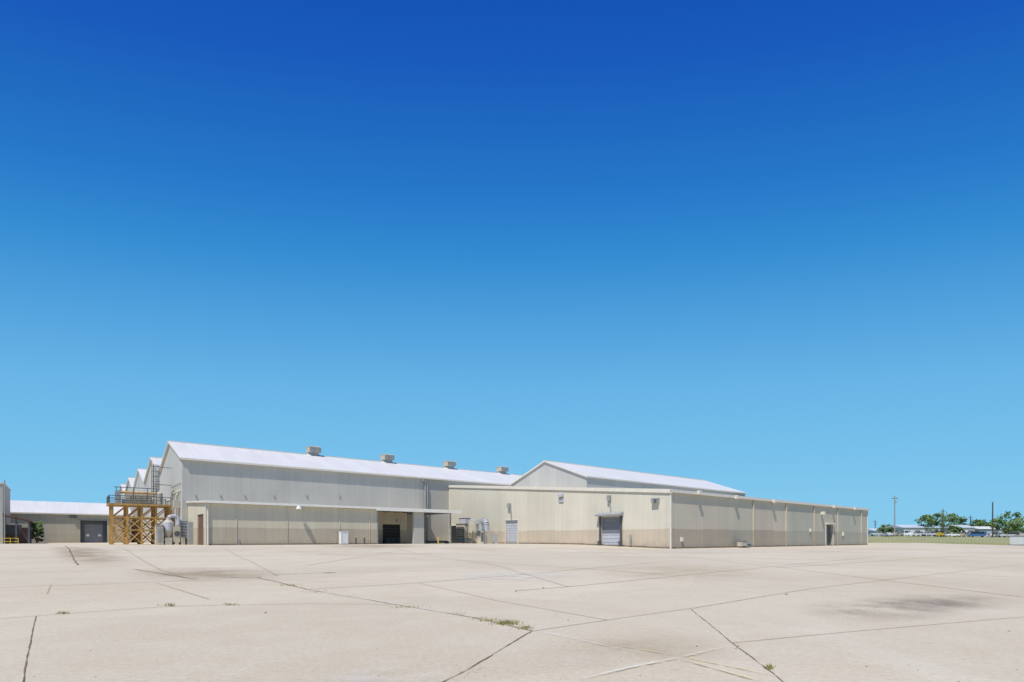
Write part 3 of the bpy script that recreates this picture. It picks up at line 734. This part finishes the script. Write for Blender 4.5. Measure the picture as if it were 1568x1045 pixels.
# ---------- utility poles ----------
for px,t,py,arm in ((1370,215,760,1),(1444,250,780,1),(1520,200,769,0),(1340,320,797,1),(1486,300,790,1)):
    x,y,z=far(px,t); zt_=EYE+(HY-py)/F*t; e=empty('utility_pole'); m=MB()
    m.cyl((x,y,z-.3),(x,y,zt_),.26,M_wood if px!=1370 else M_grey,r1=.17,n=8)
    if arm:
        m.box(x-1.3,x+1.3,y-.08,y+.08,zt_-1.0,zt_-.8,M_wood)
        for a_ in (-1.1,-.5,.5,1.1): m.cyl((x+a_,y,zt_-.8),(x+a_,y,zt_-.5),.07,M_lgrey,n=6)
        m.cyl((x+.4,y,zt_-2.8),(x+.4,y,zt_-1.8),.28,M_grey)
    m.obj('pole',e)
# ---------- cars ----------
M_tyre=plain('tyre',(.02,.02,.02),.9); M_cg=plain('car_glass',(.03,.04,.05),.1)
def paint(n_,c): return plain('paint_'+n_,c,.3,var=.03)
PC=[paint('white',(.78,.78,.78)),paint('silver',(.50,.51,.53)),paint('dark',(.05,.055,.06)),paint('blue',(.06,.15,.36)),paint('red',(.35,.03,.03)),paint('tan',(.42,.36,.27))]
def car(kind,x,y,z,rot,pm):
    e=empty({'car':'parked_car','pickup':'pickup_truck','van':'parked_van'}[kind],(x,y,z),rot); m=MB()
    if kind=='car': body=[(-2.25,.35),(2.25,.35),(2.28,.75),(1.9,.88),(1.0,.98),(-1.7,1.0),(-2.2,.92)]; cab=[(1.0,.97),(.35,1.42),(-1.0,1.45),(-1.75,.99)]
    elif kind=='pickup': body=[(-2.8,.5),(2.7,.5),(2.75,1.05),(2.4,1.15),(1.2,1.2),(-2.8,1.2)]; cab=[(1.25,1.19),(.6,1.82),(-.7,1.84),(-.95,1.19)]
    else: body=[(-2.6,.4),(2.5,.4),(2.55,.95),(1.8,1.2),(-2.6,1.2)]; cab=[(1.8,1.19),(1.1,2.05),(-2.5,2.1),(-2.6,1.19)]
    m.prism(body,'y',-.92,.92,pm); m.prism(cab,'y',-.78,.78,pm)
    cz0=min(q for p,q in cab); cz1=max(q for p,q in cab)
    xa=cab[1][0]; xb=cab[2][0]; L0=cab[0][0]; L1=cab[3][0]
    def X(z,front): 
        f_=(z-cz0)/(cz1-cz0); return (L0+(xa-L0)*f_-.12) if front else (L1+(xb-L1)*f_+.12)
    za=cz0+.08; zb=cz1-.09
    for s_ in (-.785,.785): m.poly([(X(za,0),s_,za),(X(za,1),s_,za),(X(zb,1),s_,zb),(X(zb,0),s_,zb)],M_cg)
    for fr in (0,1):
        dx=.135 if fr else -.135
        m.poly([(X(za,fr)+dx,-.68,za),(X(za,fr)+dx,.68,za),(X(zb,fr)+dx,.62,zb),(X(zb,fr)+dx,-.62,zb)],M_cg)
    wb=1.38 if kind!='pickup' else 1.75
    for a_ in (-wb,wb):
        for s_ in (-.94,.72): m.cyl((a_,s_,.34),(a_,s_+.22,.34),.34,M_tyre,n=14); 
        for s_ in (-.95,.95): m.cyl((a_,s_-.01,.34),(a_,s_+.01,.34),.19,M_lgrey,n=10)
    m.obj('body',e)
rng=random.Random(12); px=1345
kinds=['car','pickup','car','van','car','pickup']
while px<1565:
    t=205+rng.uniform(-6,10); x,y,z=far(px,t); car(rng.choice(kinds),x,y,z+.02,rng.choice([0,.3,1.2,1.57,3.1,2.2]),rng.choice([PC[0],PC[0],PC[0],PC[1],PC[1],PC[1],PC[2],PC[3],PC[5]]))
    px+=rng.uniform(11,20)
for px,t in ((1405,245),(1440,248),(1475,246),(1512,250),(1548,240)):
    x,y,z=far(px,t); car('van' if px%2 else 'pickup',x,y,z,rng.choice([0,1.57,.4]),rng.choice(PC[:2]))
x,y,z=far(1441,196); e=empty('forklift',(x,y,z),.3); m=MB()
m.box(-1.3,.8,-.6,.6,.4,1.3,M_yellow); m.box(-1.3,-.8,-.6,.6,1.3,1.6,M_yellow)
for a_ in (-.9,.5):
    for b_ in (-.55,.55): m.cyl((a_,b_,1.3),(a_,b_,2.2),.05,M_dgrey,n=6)
m.box(-1,.6,-.6,.6,2.2,2.28,M_dgrey); m.box(.85,1.0,-.5,-.35,.1,3,M_dgrey); m.box(.85,1.0,.35,.5,.1,3,M_dgrey); m.box(1.0,2.1,-.4,-.25,.15,.2,M_dgrey); m.box(1.0,2.1,.25,.4,.15,.2,M_dgrey)
for a_ in (-.9,.5):
    for b_ in (-.7,.5): m.cyl((a_,b_,.32),(a_,b_+.2,.32),.32,M_tyre,n=12)
m.obj('body',e)
# fence
e=empty('wire_fence'); m=MB(); pts=[far(1331+i*5.5,150-i*.5) for i in range(40)]
for (x,y,z) in pts: m.cyl((x,y,z-.1),(x,y,z+1.25),.04,M_lgrey,n=6)
for a_,b_ in zip(pts,pts[1:]):
    for h in (.7,1.2): m.cyl((a_[0],a_[1],a_[2]+h),(b_[0],b_[1],b_[2]+h),.012 if h<1.1 else .035,M_lgrey,n=4)
m.obj('posts_and_wires',e)
e=empty('kerb'); m=MB(); m.box(103.5,103.8,60,138,-.1,.12,M_found); m.obj('kerb_line',e)
x,y,z=far(1561,118); e=empty('electrical_cabinet',(x,y,z),.3); m=MB(); m.box(-1.6,1.6,-.8,.8,.15,2.0,M_white); m.box(-1.7,1.7,-.9,.9,2.0,2.12,M_lgrey); m.box(-.02,.02,-.82,-.8,.3,1.9,M_grey); m.box(-1.75,1.75,-1,1,-.1,.15,M_found); m.box(.3,.5,-.83,-.8,1,1.2,M_dgrey); m.obj('cabinet',e)

# ---------- sky, sun, camera ----------
sd=Vector((-.45,-.893,0)).normalized(); EL=math.radians(60)
sv_=Vector((sd.x*math.cos(EL),sd.y*math.cos(EL),math.sin(EL)))
L=bpy.data.lights.new('sun','SUN'); L.energy=4.4; L.angle=math.radians(.5); L.color=(1,.95,.87)
lo=bpy.data.objects.new('sun',L); bpy.context.collection.objects.link(lo); lo.rotation_euler=(-sv_).to_track_quat('-Z','Y').to_euler(); lo.location=(0,-20,60)
wld=bpy.data.worlds.new('World'); bpy.context.scene.world=wld; wld.use_nodes=True; T=wld.node_tree; N=T.nodes
bg=N['Background']; bg.inputs[1].default_value=.1
sky=N.new('ShaderNodeTexSky'); sky.sky_type='NISHITA'; sky.sun_disc=False; sky.sun_elevation=EL; sky.sun_rotation=math.atan2(sd.x,sd.y)
tc=N.new('ShaderNodeTexCoord'); sp=N.new('ShaderNodeSeparateXYZ'); T.links.new(tc.outputs['Generated'],sp.inputs[0])
def M2(op,a,b=None):
    x=N.new('ShaderNodeMath'); x.operation=op
    for i,q in enumerate((a,b)):
        if q is None: continue
        if isinstance(q,(int,float)): x.inputs[i].default_value=q
        else: T.links.new(q,x.inputs[i])
    return x.outputs[0]
zz=M2('MULTIPLY',sp.outputs[2],sp.outputs[2]); yy=M2('MULTIPLY',sp.outputs[1],sp.outputs[1]); xx=M2('MULTIPLY',M2('MULTIPLY',sp.outputs[0],sp.outputs[0]),.35)
ln=M2('SQRT',M2('ADD',zz,M2('ADD',yy,xx))); el=M2('DIVIDE',sp.outputs[2],ln)
rp=N.new('ShaderNodeValToRGB'); T.links.new(el,rp.inputs[0])
def lin(c): c/=255; return c/12.92 if c<=.04045 else ((c+.055)/1.055)**2.4
stops=[(0,(136,204,238)),(.054,(131,201,238)),(.147,(119,193,236)),(.26,(104,181,231)),(.36,(81,162,222)),(.452,(52,142,211)),(.531,(36,121,203)),(.598,(28,106,194)),(.654,(21,91,188)),(.702,(16,83,182)),(1,(10,60,155))]
cr_=rp.color_ramp
while len(cr_.elements)<len(stops): cr_.elements.new(.5)
for e_,(p_,c_) in zip(cr_.elements,stops): e_.position=p_
for e_,(p_,c_) in zip(cr_.elements,stops): e_.position=p_; e_.color=tuple(lin(q) for q in c_)+(1,)
sc=N.new('ShaderNodeVectorMath'); sc.operation='SCALE'; sc.inputs['Scale'].default_value=10; T.links.new(rp.outputs[0],sc.inputs[0])
mx=N.new('ShaderNodeMix'); mx.data_type='RGBA'; mx.inputs[0].default_value=.97
T.links.new(sky.outputs[0],mx.inputs[6]); T.links.new(sc.outputs[0],mx.inputs[7]); T.links.new(mx.outputs[2],bg.inputs[0])
cam=bpy.data.cameras.new('camera'); co=bpy.data.objects.new('camera',cam); bpy.context.collection.objects.link(co)
co.location=(0,0,EYE); co.rotation_euler=(math.radians(90),0,0); cam.sensor_width=36; cam.lens=36*F/1568; cam.shift_y=(HY-522.5)/1568
cam.clip_start=.1; cam.clip_end=9000
bpy.context.scene.camera=co
bpy.context.scene.view_settings.view_transform='Standard'; bpy.context.scene.view_settings.look='None'; bpy.context.scene.view_settings.exposure=0
